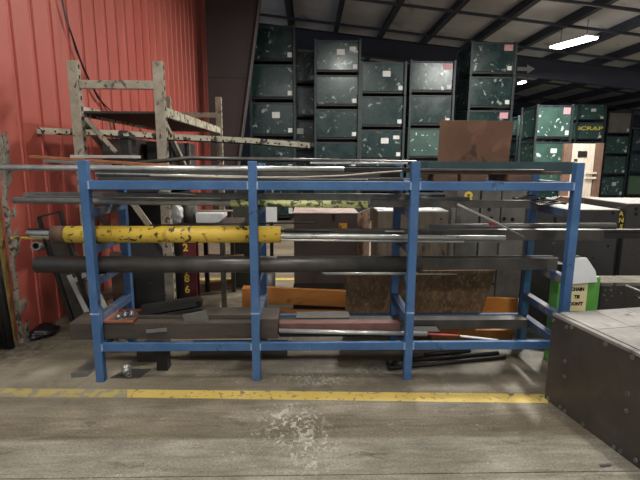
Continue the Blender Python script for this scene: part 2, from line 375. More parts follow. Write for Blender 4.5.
# ================================================================ BLUE RACK
RX = [-1.5205, -.3851, .7313, 1.8678]; YF, YB = 3.1281, 3.7219; H = 1.594; PW = .058
rk = thing('storage_rack', (.17, 3.42, 0), 'blue painted steel pipe rack of four post pairs standing behind the yellow floor line', 'rack')
fronts = []
for i, X in enumerate(RX):
    for Y in (YF, YB):
        h = H if Y == YF else H-.02
        po = MB().box((X-PW/2, Y-PW/2, 0), (X+PW/2, Y+PW/2, h)).build('post', blue, rk, .004)
        if Y == YF: fronts.append(po)
    for zt in (1.455, 1.265, 1.01, .78, .49, .296):
        if i == 3 and zt == 1.01: continue
        MB().box((X-.03, YF+PW/2, zt-.06), (X+.03, YB-PW/2, zt)).build('arm', blue_worn, rk, .003)
for i in range(3):
    a, b = RX[i]+PW/2, RX[i+1]-PW/2
    for zc in (1.43, .266):
        MB().box((a, YF-PW/2+.004, zc-.03), (b, YF+PW/2-.02, zc+.03)).build('rail', blue, rk, .003)
        MB().box((a, YB-.02, zc-.03), (b, YB+PW/2-.004, zc+.03)).build('rail', blue, rk, .003)
# weld beads where the rails meet the posts
wb = mat('pale weld bead', (120,140,170), (165,178,195), 30, .6)
for i, X in enumerate(RX):
    for s in (-1, 1):
        if (i == 0 and s < 0) or (i == 3 and s > 0): continue
        for zc in (1.43, .266): MB().box((X+s*(PW/2+.004)-.005, YF-PW/2-.001, zc-.026), (X+s*(PW/2+.004)+.005, YF-PW/2+.006, zc+.026)).build('weld', wb, fronts[i])
    MB().box((X-PW/2-.002, YF-PW/2-.002, .515), (X+PW/2+.002, YF-PW/2+.004, .525)).build('weld', wb, fronts[i])
# ---------------------------------------------------------------- long stock on the rack
def pipe(x0, y0, x1, y1, Y, r, m_, label, name='steel_pipe', cat='pipe', ri=None, Y1=None, group=None, r1=None):
    a, b = P(x0, y0, Y), P(x1, y1, Y1 or Y)
    return tag(MB().tube([a, b], r, 24 if r > .02 else 12, ri, r1).build(name, m_), label, cat, group)
def lpipe(x0, x1, Y, zc, r, m_, label, name='steel_pipe', cat='pipe', ri=None, zc1=None):   # level pipe of given height
    a, b = P(x0, 240, Y), P(x1, 240, Y); 
    a = Vector((xat(x0, Y, zc), Y, zc)); b = Vector((xat(x1, Y, zc1 or zc), Y, zc1 or zc))
    return tag(MB().tube([a, b], r, 24 if r > .02 else 12, ri).build(name, m_), label, cat)
def xat(x, Y, z):
    y = 200.0
    for _ in range(12):
        p = P(x, y, Y); y -= (z-p.z)/Y*F_PX*.95
    return P(x, y, Y).x
def flat(x0, x1, Y0, Y1, z0, z1, m_, label, name='steel_bar', cat='steel bar', bevel=.002, dz=0):
    X0, X1 = xat(x0, Y0, (z0+z1)/2), xat(x1, Y0, (z0+z1)/2)
    b = MB()
    b.prism([(X0, Y0, z0), (X0, Y1, z0), (X0, Y1, z1), (X0, Y0, z1)], (X1-X0, 0, dz))
    return tag(b.build(name, m_, None, bevel), label, cat)
def channel(x0, x1, Y0, Y1, z0, z1, m_, label, t=.006, name='steel_channel', cat='steel channel'):
    X0, X1 = xat(x0, Y0, z0), xat(x1, Y0, z0)
    prof = [(Y0, z0), (Y1, z0), (Y1, z1), (Y1-t, z1), (Y1-t, z0+t), (Y0+t, z0+t), (Y0+t, z1), (Y0, z1)]
    return tag(MB().prism([(X0, y, z) for y, z in prof], (X1-X0, 0, 0)).build(name, m_), label, cat)
# top level (arm top 1.455)
flat(98, 404, 3.22, 3.40, 1.4555, 1.478, steel_dark, 'wide dark flat bar lying lowest on the top level, left two bays')
channel(100, 400, 3.47, 3.62, 1.4555, 1.56, black_steel, 'black steel channel at the back of the top level, left two bays')
flat(96, 380, 3.27, 3.36, 1.479, 1.518, steel_dark, 'dark square bar under the long silver pipe on the top level', dz=-.002)
lpipe(-40, 344, 3.31, 1.5405, .0205, steel_bright, 'long silver pipe on the top level sticking far out past the left post', ri=.017, zc1=1.538)
flat(300, 413, 3.31, 3.35, 1.5195, 1.552, black_steel, 'short black bar beyond the right end of the long silver pipe')
tag(MB().tube([P(150, 175.5, 3.225), P(230, 177.5, 3.225), P(300, 177.2, 3.225), P(345, 175.5, 3.225), P(380, 172.5, 3.225), P(402, 171, 3.225)], .006, 10).build('steel_rod', mat('pale rod', (170,158,138), (200,190,170), 8, .5, .3)), 'thin pale bent rod curving upward along the front of the top level', 'rod')
pipe(95, 173.5, 250, 176.5, 3.245, .0065, steel_bright, 'thin bright rod under the silver pipe in the left bay', 'steel_rod', 'rod')
pipe(258, 179, 368, 179.8, 3.205, .005, steel_mid, 'thin grey rod lying just above the blue top rail, middle bay', 'steel_rod', 'rod')
flat(310, 408, 3.43, 3.46, 1.575, 1.59, steel_bright, 'narrow bright bar on the top level reaching the third post')
tag(MB().bar(P(31, 156.5, 3.42), P(206, 168.5, 3.42), .05, .02).build('rusty_bar', rust, None, .002), 'orange rusty flat bar sloping across the top level, left bay', 'steel bar')
tag(MB().bar(P(43, 160.5, 3.395), P(112, 165.5, 3.395), .012, .022).build('steel_bar', steel_mid, None, .002), 'short grey bar below the orange rusty flat bar at the left', 'steel bar')
tag(MB().tube([P(128, 164, 3.54), P(170, 160.2, 3.54), P(190, 158.0, 3.54), P(416, 162.5, 3.54)], .017, 10).build('steel_bar', steel_dark), 'long dark bar with a bent left end lying highest on the top level', 'steel bar')
flat(70, 131, 3.46, 3.66, 1.610, 1.632, mat('pale grey sheet', (150,146,140), (176,172,166), 3, .6), 'pale grey sheet lying on the pile at the left end of the top level', 'steel_sheet', 'sheet')
st = P(124, 150, 3.52)
t = thing('bracket', (st.x, 3.56, 1.633), 'small black flanged bracket standing on the pale grey sheet', 'bracket')
X = xat(124, 3.52, 1.7)
MB().box((X-.06, 3.5, 1.633), (X+.06, 3.62, 1.645)).build('foot', black_steel, t, .002)
MB().box((X-.03, 3.53, 1.645), (X+.03, 3.59, 1.76)).build('stem', black_steel, t, .002)
MB().box((X-.055, 3.5, 1.76), (X+.055, 3.62, 1.774)).build('flange', black_steel, t, .002)
# top level, right bay
for a, b, mm, lab in ((434, 458, brown_steel, 'brown steel block next to the third blue post on the top level'), (461, 487, brown_steel, 'brown steel block in the middle of the right bay on the top level'), (508, 532, brown_steel, 'brown steel block at the right of the row on the top level')):
    flat(a, b, 3.2, 3.56, 1.4555, 1.506, mm, lab, 'steel_block', 'block', .004)
flat(412, 562, 3.24, 3.32, 1.507, 1.529, brown_steel, 'brown flat bar laid over the three brown blocks')
channel(428, 574, 3.36, 3.52, 1.507, 1.598, teal, 'dark teal steel channel lying highest in the right bay')
flat(415, 545, 3.22, 3.335, 1.530, 1.545, steel_dark, 'dark flat bar lying in front of the dark teal channel')
# second level (arm top 1.29)
t = thing('steel_pipe', P(190, 203, 3.21), 'long grey pipe with a yellow green painted end on the second level', 'pipe')
zl = 1.2925; a = Vector((xat(14, 3.5, zl), 3.5, zl)); c = Vector((xat(368, 3.2, zl), 3.2, zl)); b = a.lerp(c, .63)
MB().tube([a, b], .0235, 24, .018).build('pipe_body', mat('grey pipe steel', (124,124,118), (158,157,150), 5, .38, .25), t)
g_ = MB().tube([b, c], .0265, 24, .018).build('painted_end', yellow_green, t); g_['label'] = 'flaking yellow green painted end'
channel(24, 250, 3.55, 3.63, 1.2655, 1.345, steel_mid, 'grey channel lying behind the grey pipe on the second level')
pipe(27, 196.6, 250, 199, 3.27, .006, steel_mid, 'thin grey rod above the grey pipe on the second level', 'steel_rod', 'rod')
pipe(158, 192.6, 196, 194.2, 3.3, .006, steel_bright, 'short bright rod drawn as a highlight just under the top rail of the left bay', 'steel_rod', 'rod')  # bright rod stands in for a highlight on the stock
flat(255, 445, 3.55, 3.62, 1.2655, 1.345, steel_mid, 'grey bar across the middle bay on the second level', dz=-.002)
flat(380, 522, 3.36, 3.48, 1.2655, 1.295, steel_dark, 'dark flat bar on the second level ending near the right post')
flat(372, 530, 3.27, 3.34, 1.2655, 1.318, steel_dark, 'dark flat bar under the top rail of the right bay')
flat(420, 470, 3.30, 3.335, 1.319, 1.34, steel_mid, 'short grey bar on the dark flat bar of the second level')
# scrap heap on the right arms
rnd = random.Random(4); b_ = MB()
o = P(552, 199, 3.6)
sc = []
for k in range(7):
    X = 1.80-.01*k; pts = []
    for i in range(9):
        t_ = i/8; pts.append((1.62+.36*t_, 3.45+.025*k+.02*math.sin(5*t_+k), 1.276+.022*(k % 3)+.012*math.sin(9*t_+2*k)))
    b_.tube(pts, .008, 8)
tag(b_.build('wire_bundle', steel_dark), 'tangled bundle of dark wire lying beside the right rear post', 'wire')
# diagonal tapered bar between levels
tag(MB().tube([P(457, 204.5, 3.235), P(490, 219.5, 3.205), P(524, 237, 3.20)], .013, 12, r1=.006).build('tapered_bar', mat('grey tapered bar', (140,138,130), (165,162,152), 5, .5, .4)), 'grey tapered bar slanting down across the right bay', 'steel bar')
# third level (arm top 1.01)
YP = 3.236; ZP = 1.072
t = thing('steel_pipe', (xat(170, YP, ZP), YP, ZP-.061), 'thick chipped yellow pipe with a brown left end on the third level', 'pipe')
MB().tube([(xat(66, YP, ZP), YP, ZP), (xat(281, YP, ZP), YP, ZP)], .0605, 40, .054).build('pipe_body', yellow, t)
k_ = MB().tube([(xat(53.5, YP, ZP), YP, ZP), (xat(67, YP, ZP), YP, ZP)], .0615, 40, .054).build('collar', brown_steel, t); k_['label'] = 'bare brown end collar'
lpipe(27, 505, YP-.012, 1.083, .0185, steel_bright, 'silver pipe sticking out of both ends of the thick yellow pipe', ri=.014, zc1=1.047)
lpipe(31, 464, YP-.026, 1.056, .0075, steel_bright, 'thin silver rod sticking out below the silver pipe', 'steel_rod', 'rod', zc1=1.021)
lpipe(11, 120, YP+.012, 1.042, .0095, yellow, 'thin yellow rod sticking out of the left end of the thick yellow pipe', 'steel_rod', 'rod')
lpipe(29, 330, YP+.01, 1.105, .0085, black_steel, 'thin black rod inside the top of the thick yellow pipe', 'steel_rod', 'rod', zc1=1.095)
pipe(150, 225.2, 314, 222.6, 3.33, .0055, black_steel, 'thin black rod resting behind the thick yellow pipe', 'steel_rod', 'rod')
flat(284, 604, 3.33, 3.40, 1.0105, 1.092, steel_dark, 'dark bar running behind the silver pipe on the third level')
flat(385, 404, 3.322, 3.329, 1.075, 1.086, steel_bright, 'short bright strip on the dark bar left of the third post', 'steel_strip', 'strip')
flat(462, 665, 3.42, 3.50, 1.0105, 1.055, black_steel, 'dark flat bar sticking far out past the right post')
lpipe(430, 615, 3.52, 1.087, .022, steel_mid, 'grey hollow pipe ending past the right post in front of the machine block', ri=.016, zc1=1.1)
flat(425, 560, 3.51, 3.56, 1.0105, 1.064, black_steel, 'black bar under the grey hollow pipe of the third level')
flat(520, 668, 3.43, 3.49, 1.056, 1.078, black_steel, 'dark flat strip on the dark bar sticking out to the right')
flat(380, 500, 3.24, 3.31, 1.0105, 1.026, steel_mid, 'grey strip beneath the silver pipe end in the right bay')
MBr = flat(489, 499, 3.50, 3.508, 1.08, 1.13, mat('red rag', (170,50,60), (190,70,80), 8, .8), 'small red tag on the black bar of the right bay', 'red_tag', 'tag')
# fourth level (arm top .78)
lpipe(37, 421, 3.27, .8425, .0615, steel_dark, 'thickest dark steel pipe lying on the fourth level', ri=.05)
channel(322, 557, 3.345, 3.43, .7805, .872, steel_dark, 'dark channel on the fourth level reaching past the right rear post')
lpipe(325, 457, 3.185, .786, .005, steel_mid, 'grey thin rod in front of the thickest dark pipe', 'steel_rod', 'rod')
lpipe(322, 418, 3.186, .796, .005, steel_bright, 'bright thin rod on top of the grey thin rod at the third post', 'steel_rod', 'rod')
# bottom level (arm / rail top .296)
t = thing('timber_beam', (xat(170, 3.2, .39), 3.3, .297), 'long heavy timber beam on the bottom level left of the second post', 'beam')
MB().box((xat(69, 3.18, .39), 3.18, .297), (xat(257, 3.18, .39), 3.44, .425)).build('beam_body', timber, t, .008)
k_ = MB().box((xat(257, 3.18, .39)+.001, 3.172, .297), (xat(278, 3.18, .39), 3.44, .455)).build('end_block', timber, t, .008)
tb = .426
flat(136, 256, 3.26, 3.44, tb, tb+.03, timber, 'flat board lying on the heavy timber beam', 'board', 'board', .004)
# tray with scrap
a = xat(106, 3.2, .43); 
t = thing('steel_tray', (a+.1, 3.3, tb), 'rust edged steel tray on the timber beam beside the left post', 'tray')
MB().box((a, 3.17, tb), (a+.21, 3.43, tb+.006)).build('tray_base', brown_steel, t, .001)
k_ = MB(); 
k_.box((a, 3.17, tb+.006), (a+.21, 3.175, tb+.02)); k_.box((a, 3.425, tb+.006), (a+.21, 3.43, tb+.02)); k_.box((a, 3.176, tb+.006), (a+.005, 3.424, tb+.02)); k_.box((a+.205, 3.176, tb+.006), (a+.21, 3.424, tb+.02))
k_.build('tray_edge', mat('red brown edge', (140,72,52), (165,96,72), 9, .7), t)
for k in range(5):
    nut = MB(); x_, y_ = a+.06+.02*k, 3.25+.025*((k*3) % 5); nut.tube([(x_, y_, tb+.0065), (x_+.012, y_+.01, tb+.03)], .017, 6, .009)
    tag(nut.build('hex_nut', mat('bright zinc', (110,118,130), (165,174,184), 12, .3, .6)), 'bright zinc hex nut lying in the rust edged tray', 'nut', 'nuts in the rust edged tray')
# bundle of black bars
rnd = random.Random(2)
A, B = P(143, 321, 3.30), P(200, 310.5, 3.30)
for k in range(7):
    off = Vector((0, .038*(k % 3)-.02, .043*(k//3)))
    zb = Vector((rnd.uniform(-.02, .02), 0, 0))
    tag(MB().bar(A+off+zb+Vector((0,0,.026)), B+off+zb+Vector((0,0,.016)), .034, .038).build('black_bar', black_steel, None, .003), 'black bar in the bundle lying aslant on the timber beam', 'steel bar', 'black bars bundled on the timber beam')
q = P(196, 318, 3.195)
tag(MB().bar(P(184, 320.5, 3.22), P(208, 316.5, 3.22), .015, .095).build('steel_plate', machine2, None, .002), 'small grey plate set on edge in front of the black bars', 'plate')
tag(MB().bar(P(146, 331.5, 3.168), P(167, 329.5, 3.168), .006, .028).build('steel_strip', steel_mid, None, .001), 'small pale strip on the front of the timber beam', 'strip')
flat(279, 400, 3.22, 3.30, .335, .40, mat('reddish steel', (98,66,62), (122,88,82), 7, .6, .3), 'reddish square tube on the bottom level right of the second post')
flat(279, 527, 3.36, 3.46, .2965, .372, steel_dark, 'dark rectangular tube at the back of the bottom level')
flat(279, 440, 3.215, 3.355, .2965, .333, black_steel, 'black flat bar lowest on the bottom level')
t = thing('steel_pipe', P(380, 333, 3.19), 'silver pipe with a thin red and white end on the bottom level', 'pipe')
MB().tube([P(279, 330.8, 3.19), P(427, 334, 3.19)], .017, 20, .013).build('pipe_body', steel_bright, t)
k_ = MB().tube([P(427, 334, 3.19), P(460, 336, 3.19)], .009, 12).build('rod_end', mat('red rod', (150,52,44), (170,70,60), 9, .6), t); k_['label'] = 'thin red rod section'
k_ = MB().tube([P(460, 336, 3.19), P(498, 340.3, 3.19)], .0085, 12).build('rod_tip', white, t); k_['label'] = 'white rod tip'
flat(296, 350, 3.40, 3.55, .373, .381, machine2, 'small grey plate lying on the back of the bottom level', 'steel_plate', 'plate')
# ---------------------------------------------------------------- things on the floor under the rack
def floor_bar(x0, y0, x1, y1, w, h, m_, label, name='steel_bar'):
    a, b = G(x0, y0, h/2), G(x1, y1, h/2)
    return tag(MB().bar(a, b, w, h).build(name, m_, None, .002), label, 'steel bar')
def round_floor(x0, y0, x1, y1, r, m_, label, r1=None, zz=0):
    a, b = G(x0, y0, r), G(x1, y1, r); a.z += zz; b.z += zz
    return tag(MB().tube([a, b], r, 14, r1=r1).build('steel_rod', m_), label, 'rod')
round_floor(388, 368, 505, 357, .017, black_steel, 'black rod lying lowest on the floor under the right bay')
round_floor(402, 360.5, 498, 353.5, .02, black_steel, 'black rod behind the lowest rod under the right bay')
round_floor(425, 354.5, 470, 350.5, .018, steel_dark, 'short dark rod farthest back on the floor under the right bay')
t = thing('drill_shank', G(396, 366), 'black stub with a collared end on the floor left of the third post', 'tool')
a, b = G(386, 362.5, .026), G(404, 365, .026); a2 = a.lerp(b, .4)
MB().tube([a, a2], .016, 16).build('shank', black_steel, t); MB().tube([a2, b], .026, 16).build('collar', black_steel, t)
# L-shaped angle and little parts at the left post
a = G(71, 378); b = G(88, 376.5); c = G(101, 363)
tag(MB().prism([(a.x, a.y, 0), (b.x, b.y, 0), (c.x, c.y, 0), (c.x-.09, c.y+.01, 0)], (0, 0, .012)).prism([(a.x, a.y, .0125), (b.x, b.y, .0125), (b.x, b.y+.006, .0125), (a.x, a.y+.006, .0125)], (0, 0, .03)).build('angle_iron', steel_mid, None, .002), 'dark angle iron lying on the floor left of the left post', 'angle iron')
q = G(128, 377)
tag(MB().prism([(q.x-.12, q.y-.02, 0), (q.x+.09, q.y-.02, 0), (q.x+.13, q.y+.12, 0), (q.x-.06, q.y+.12, 0)], (0, 0, .008)).build('steel_plate', steel_dark), 'thin dark plate on the floor beside the left post', 'plate')
t = thing('pipe_fitting', (q.x-.02, q.y+.02, .009), 'small grey ring shaped fitting on the thin dark plate', 'fitting')
MB().tube([(q.x-.02, q.y+.03, .009), (q.x-.02, q.y+.03, .07)], .034, 18, .02).build('ring', steel_bright, t); MB().tube([(q.x+.0, q.y-.01, .035), (q.x+.03, q.y-.045, .035)], .018, 14, .01).build('spout', steel_mid, t)
q = G(162, 371)
tag(MB().box((q.x-.04, q.y, 0), (q.x+.045, q.y+.09, .2)).build('support_block', black_steel, None, .004), 'short black block standing on the floor under the left bay', 'block')
tag(MB().box((q.x-.25, q.y+.16, 0), (q.x-.08, q.y+.5, .1)).build('wooden_block', timber, None, .006), 'low timber block on the floor behind the short black block', 'block')
tag(MB().box((q.x+.15, q.y+.26, 0), (q.x+.95, q.y+.37, .1)).build('wooden_block', timber, None, .006), 'long low timber block on the floor at the back of the left bays', 'block')
q = G(606, 467); tag(MB().bar((q.x-.03, q.y, .006), (q.x+.03, q.y+.01, .006), .014, .01).build('metal_clip', steel_mid), 'small metal clip on the floor below the big black box', 'clip')
q = G(512, 345); rnd = random.Random(11)
tag(MB().prism([(q.x+.0, q.y+.0, 0), (q.x+.25, q.y-.12, 0), (q.x+.33, q.y+.15, 0), (q.x+.1, q.y+.3, 0)], (0, 0, .05)).build('scrap_sheet', steel_mid, None, .004), 'folded grey scrap sheet on the floor in the right bay', 'sheet')
# ================================================================ BIG BLACK BOX, front right
A = G(544, 398); B = G(640, 470); d = (B-A).normalized(); n = Vector((-d.y, d.x, 0))
if n.x < 0: n = -n
ztop = None
for zz in [x/1000 for x in range(400, 700, 2)]:
    p = G(553, 313, zz)
    if abs(p.y-A.y) < .01: ztop = zz
if ztop is None: ztop = P(553, 313, A.y).z
L_, W_ = 1.55, 1.35
M = Matrix((d, n, Vector((0, 0, 1)))).transposed().to_4x4(); M.translation = A
t = thing('steel_box', A+d*.7+n*.6, 'big black steel box with bolt holes and pale tiled top at the front right', 'machine base')
bd = MB().box((0, 0, .0), (L_, W_, ztop-.02), M).build('body', mat('black oily steel', (60,54,50), (84,76,70), 2.5, .42, .2, spots=((88,82,74), 3, .6, .25), bump=.08), t, .006)
MB().box((.0, .0, ztop-.0195), (L_, .035, ztop), M).build('rim', mach_top, t, .002)
b_ = MB(); nx, ny = 5, 5
for i in range(nx):
    for j in range(ny):
        b_.box((i*L_/nx+.004, .05+j*(W_-.05)/ny, ztop-.0195), ((i+1)*L_/nx-.002, .05+(j+1)*(W_-.05)/ny-.004, ztop-.002), M)
b_.build('top_tiles', mach_top, t)
def face_pt(x, y):   # where a pixel meets the box's left face
    D = ray(x, y); k = (A-CAM).dot(n)/D.dot(n); return CAM+D*k
bolt_m = mat('bolt head steel', (90,86,82), (150,146,140), 40, .4, .6)
for (x, y) in ((549,318), (567,327), (572,327), (606,342), (633,354), (565,361), (565,376), (548,402), (560,409.5), (565,411), (583,426), (628,393.5), (627,411), (614,447), (621,451), (636,460)):
    c = face_pt(x, y); loc = M.inverted() @ c; loc.y = 0
    if loc.x < .015 or loc.z < .01 or loc.z > ztop-.03: loc.x = max(loc.x, .02); loc.z = min(max(loc.z, .02), ztop-.035)
    c = M @ loc
    bt = MB().tube([c-n*.006, c+n*.001], .013, 12, .006).build('bolt', bolt_m, bd)
# ================================================================ RIGHT SIDE BEHIND
# lime green cabinet with note
X0 = 1.945; X1 = P(600, 290, 3.36).x; Yg = 3.36; zg = P(595, 277, Yg).z
t = thing('green_cabinet', ((X0+X1)/2, Yg+.06, 0), 'lime green metal cabinet with a handwritten cardboard note behind the right post', 'cabinet')
MB().box((X0, Yg, 0), (X1, Yg+.13, zg)).build('body', lime, t, .012)
MB().box((X0+.03, Yg-.006, .06), (X1-.03, Yg-.0005, zg-.04)).build('panel', lime, t, .004)
na, nb = P(565, 281, Yg-.008), P(585, 311, Yg-.008)
MB().box((na.x, Yg-.0095, nb.z), (nb.x, Yg-.0065, na.z)).build('note', cream, t)
cx = P(576, 297, Yg).x
for tx, y in (('CHAIN', 289), ('TIE', 296.5), ("DON'T", 303.5)):
    lettering(tx, .037, (cx, Yg-.0105, P(575, y, Yg).z), ink, t, bold=.002, sx=.9)
# white paper draped over the cabinet's top edge
pa = [P(566, 284, Yg-.012), P(595.5, 281.5, Yg-.012), P(593.5, 270, Yg-.012), P(585, 257, Yg-.012), P(567, 257, Yg-.012)]
q = thing('paper_sack', (X0+.2, Yg+.05, zg), 'white paper sack standing on the lime green cabinet', 'paper sack')
MB().prism(pa, (0, -.03, 0)).build('sack_body', white, q, .006)
a = P(575, 257, Yg-.02); MB().box((a.x-.04, Yg-.04, a.z+.001), (a.x+.03, Yg-.01, a.z+.014)).build('green_lid', mat('dull green lid', (90,130,80), rough=.7), q, .003)
# pitted dark block
Yq = 3.85; za = P(620, 283, Yq).z; xa = P(601, 290, Yq).x
t = thing('stone_block', (xa+.5, Yq+.12, 0), 'dark block with a pitted pale top edge right of the green cabinet', 'block')
MB().box((xa, Yq, 0), (xa+1.3, Yq+.24, za-.03)).build('body', machine, t, .006)
MB().box((xa-.003, Yq-.006, za-.03), (xa+1.31, Yq+.25, za+.005)).build('top_edge', pit, t, .006)
for (x, y) in ((604,284), (605,290), (604,295), (606,300), (611,286), (611,290), (612,296), (621,293)):
    c = P(x, y, Yq); MB().tube([(c.x, Yq-.004, c.z), (c.x, Yq-.0002, c.z)], .01, 8).build('hole_plug', pit, t)
for k, (x0, y0, x1, y1) in enumerate(((626,285.5,664,301), (633,295.5,668,310), (637,299,672,314))):
    a = P(x0, y0, Yq-.03); b = P(x1, y1, Yq-.35); b = a+(b-a)*((a.z-.01)/(a.z-b.z))
    tag(MB().tube([a, b], .009, 10).build('steel_rod', steel_bright), ('bright rod leaning on the pitted block, uppermost of three', 'bright rod leaning on the pitted block, middle of three', 'bright rod leaning on the pitted block, lowest of three')[k], 'rod')
def block(name, x0, x1, ytop, Y, depth, m_, label, z0=0, topm=None, cat='machine block', holes=(), bevel=.008, parts=()):
    zt = P((x0+x1)/2, ytop, Y).z; ym = ytop+30
    X0, X1 = P(x0, ym, Y).x, P(x1, ym, Y).x
    t = thing(name, ((X0+X1)/2, Y+depth/2, z0), label, cat)
    zz = zt-.012 if topm else zt
    bd = MB().box((X0, Y, z0), (X1, Y+depth, zz)).build('body', m_, t, bevel)
    if topm: MB().box((X0, Y, zz+.0005), (X1, Y+depth, zt)).build('top_plate', topm, t, .003)
    for (x, y, r) in holes:
        c = P(x, y, Y); MB().tube([(c.x, Y-.003, c.z), (c.x, Y-.0004, c.z)], r, 14).build('bolt_hole', black_hole, bd)
    return t
black_hole = mat('black hole', (12,12,12), rough=.9, bump=0)
m1 = block('machine_block', 533, 617, 209.5, 4.9, .75, machine, 'wide charcoal machine block with dusty top behind the right post', topm=mach_top, holes=((555,219,.02),(555,222,.02),(613,213,.018),(613,223,.018),(608,246,.014),(593,258,.01)))
m2 = block('machine_block', 624, 700, 203.5, 4.9, .8, machine, 'charcoal machine block at the right edge of the picture', topm=mach_top, holes=((636,209,.02),(636,214,.02)))
t = thing('marked_board', (P(621, 220, 4.93).x, 4.95, 0), 'narrow dark board with yellow letters between the two charcoal blocks', 'board')
a, b = P(618.6, 208, 4.94), P(622.8, 208, 4.94)
MB().box((a.x, 4.94, 0), (b.x, 4.97, a.z)).build('board_body', black_steel, t, .002)
for ch, y in (('A', 214), ('N', 220.5), ('S', 227)):
    c = P(621.6, y, 4.93); lettering(ch, .072, (c.x, 4.936, c.z), ypaint, t, bold=.002)
block('steel_block', 604, 620, 200.5, 5.78, .3, machine2, 'small grey block standing behind the narrow lettered board', topm=mach_top)
block('plank_stack', 566, 598, 197.5, 5.9, .25, wood_brown, 'brown plank stack behind the wide charcoal machine block', cat='planks')
# grey steel weldments in the right bay
block('steel_weldment', 456, 479, 189, 4.7, .5, machine2, 'grey steel weldment with a painted yellow mark in the right bay', holes=((459,210,.006),(459,216,.006),(459,222,.006)), topm=mach_top)
wt = [o for o in C.objects if o.get('label', '').startswith('grey steel weldment with a painted')][0]
c = P(468.5, 199, 4.69); lettering('8', .19, (c.x, 4.695, c.z), ypaint, wt, bold=.004)
block('steel_weldment', 480.5, 500, 188, 4.7, .5, machine2, 'grey steel weldment with a column of holes, middle of three', holes=((489,209.5,.02),(491,218,.018),(483,226,.03),(484,262,.03),(493,284,.014)), topm=mach_top)
block('steel_weldment', 501, 525, 188, 4.7, .5, machine2, 'grey steel weldment with two large holes beside the right rear post', holes=((504,219,.022),(512.5,219.5,.022),(484,262,.03)), topm=mach_top)
q = thing('painted_post', (P(453, 215, 4.6).x, 4.6, 0), 'slim grey steel post left of the yellow marked weldment', 'post')
MB().box((P(451, 215, 4.6).x, 4.58, 0), (P(455, 215, 4.6).x, 4.62, P(453, 207, 4.6).z)).build('post_body', steel_mid, q, .003)
# box with white torn top
block('steel_crate', 377, 447, 210.5, 4.6, .45, mat('tan grey steel', (84,76,64), (124,114,98), 5, .6, .2, spots=((52,46,40), 5, .58, .1), stretch=(3,1,.6)), 'tan grey steel crate with torn white film on top', topm=mat('torn film', (214,216,214), (230,232,230), 5, .5, 0, spots=((40,38,36), 4.5, .6, .02)), holes=((416,219,.015),(441,219,.01)))
# rust speckled brown box
Yb = 4.85
t = thing('steel_chest', (P(330, 230, Yb).x, Yb+.3, 0), 'dark brown steel chest with rust speckled side behind the middle bay', 'chest')
X0, X1, zt = P(294, 240, Yb).x, P(357, 240, Yb).x, P(330, 212.5, Yb).z
MB().box((X0, Yb, 0), (X1, Yb+.6, zt-.012)).build('body', brown_box, t, .006)
k_ = MB().box((X0-.01, Yb-.01, zt-.0115), (X1+.01, Yb+.6, zt)).build('top_plate', mat('pinkish dusty steel', (150,130,122), (180,162,152), 6, .7, spots=((60,50,44), 9, .66, .05)), t, .003)
sd = P(373, 230, Yb+.0)
MB().prism([(X1+.001, Yb+.0, 0), (sd.x, Yb+.28, 0), (sd.x, Yb+.28, zt+.02), (X1+.001, Yb, zt-.012)], (0, .04, 0)).build('side_panel', brown_side, t)
a, b = P(339, 223, Yb), P(347, 229, Yb)
MB().box((a.x, Yb-.004, b.z), (b.x, Yb-.0005, a.z)).build('yellow_plate', mat('amber plate', (176,124,32), (196,146,50), 20, .6, spots=((40,30,20), 20, .55, .05)), t)
MB().box((P(332, 213, Yb).x, Yb-.003, P(332, 221, Yb).z), (P(335, 213, Yb).x, Yb-.0005, P(335, 214, Yb).z)).build('slot', black_hole, t)
# dark cabinets behind the second post
block('dark_box', 233, 262, 206, 5.6, .5, mat('dark olive steel', (52,52,44), (70,68,58), 4, .6), 'dark olive cabinet behind the second blue post', z0=0, cat='cabinet')
a, b = P(265, 207, 5.3), P(277, 222, 5.3)
t = thing('notice_board', ((a.x+b.x)/2, 5.33, 0), 'small white sign on a post behind the second blue post', 'sign')
MB().box((a.x, 5.3, b.z), (b.x, 5.31, a.z)).build('sign_panel', white, t, .002)
MB().box((a.x+.05, 5.311, 0), (a.x+.09, 5.35, a.z-.01)).build('sign_post', black_steel, t)
q = P(268, 282, 5.0)
t = thing('steel_drum', (q.x, 5.2, 0), 'small grey canister on the floor seen behind the second post', 'canister')
MB().tube([(q.x, 5.2, 0), (q.x, 5.2, .3)], .07, 24).build('drum_body', steel_mid, t); MB().tube([(q.x, 5.2, .3), (q.x, 5.2, .335)], .03, 16).build('cap', steel_bright, t)
# mottled board leaning on the rear posts
z1 = P(420, 269, 3.86).z
Yl, Yt = 4.04, 3.815
XL, XR, XR0 = P(346, 290, 3.9).x, P(494, 270, 3.85).x, P(484, 316, 3.95).x
tag(MB().prism([(XL, Yl, .0), (XR0-.03, Yl, .0), (XR, Yt, z1), (XL, Yt, z1-.01)], (0, .02, 0)).build('board', board, None, .002), 'large mottled brown board leaning behind the third blue post', 'board')
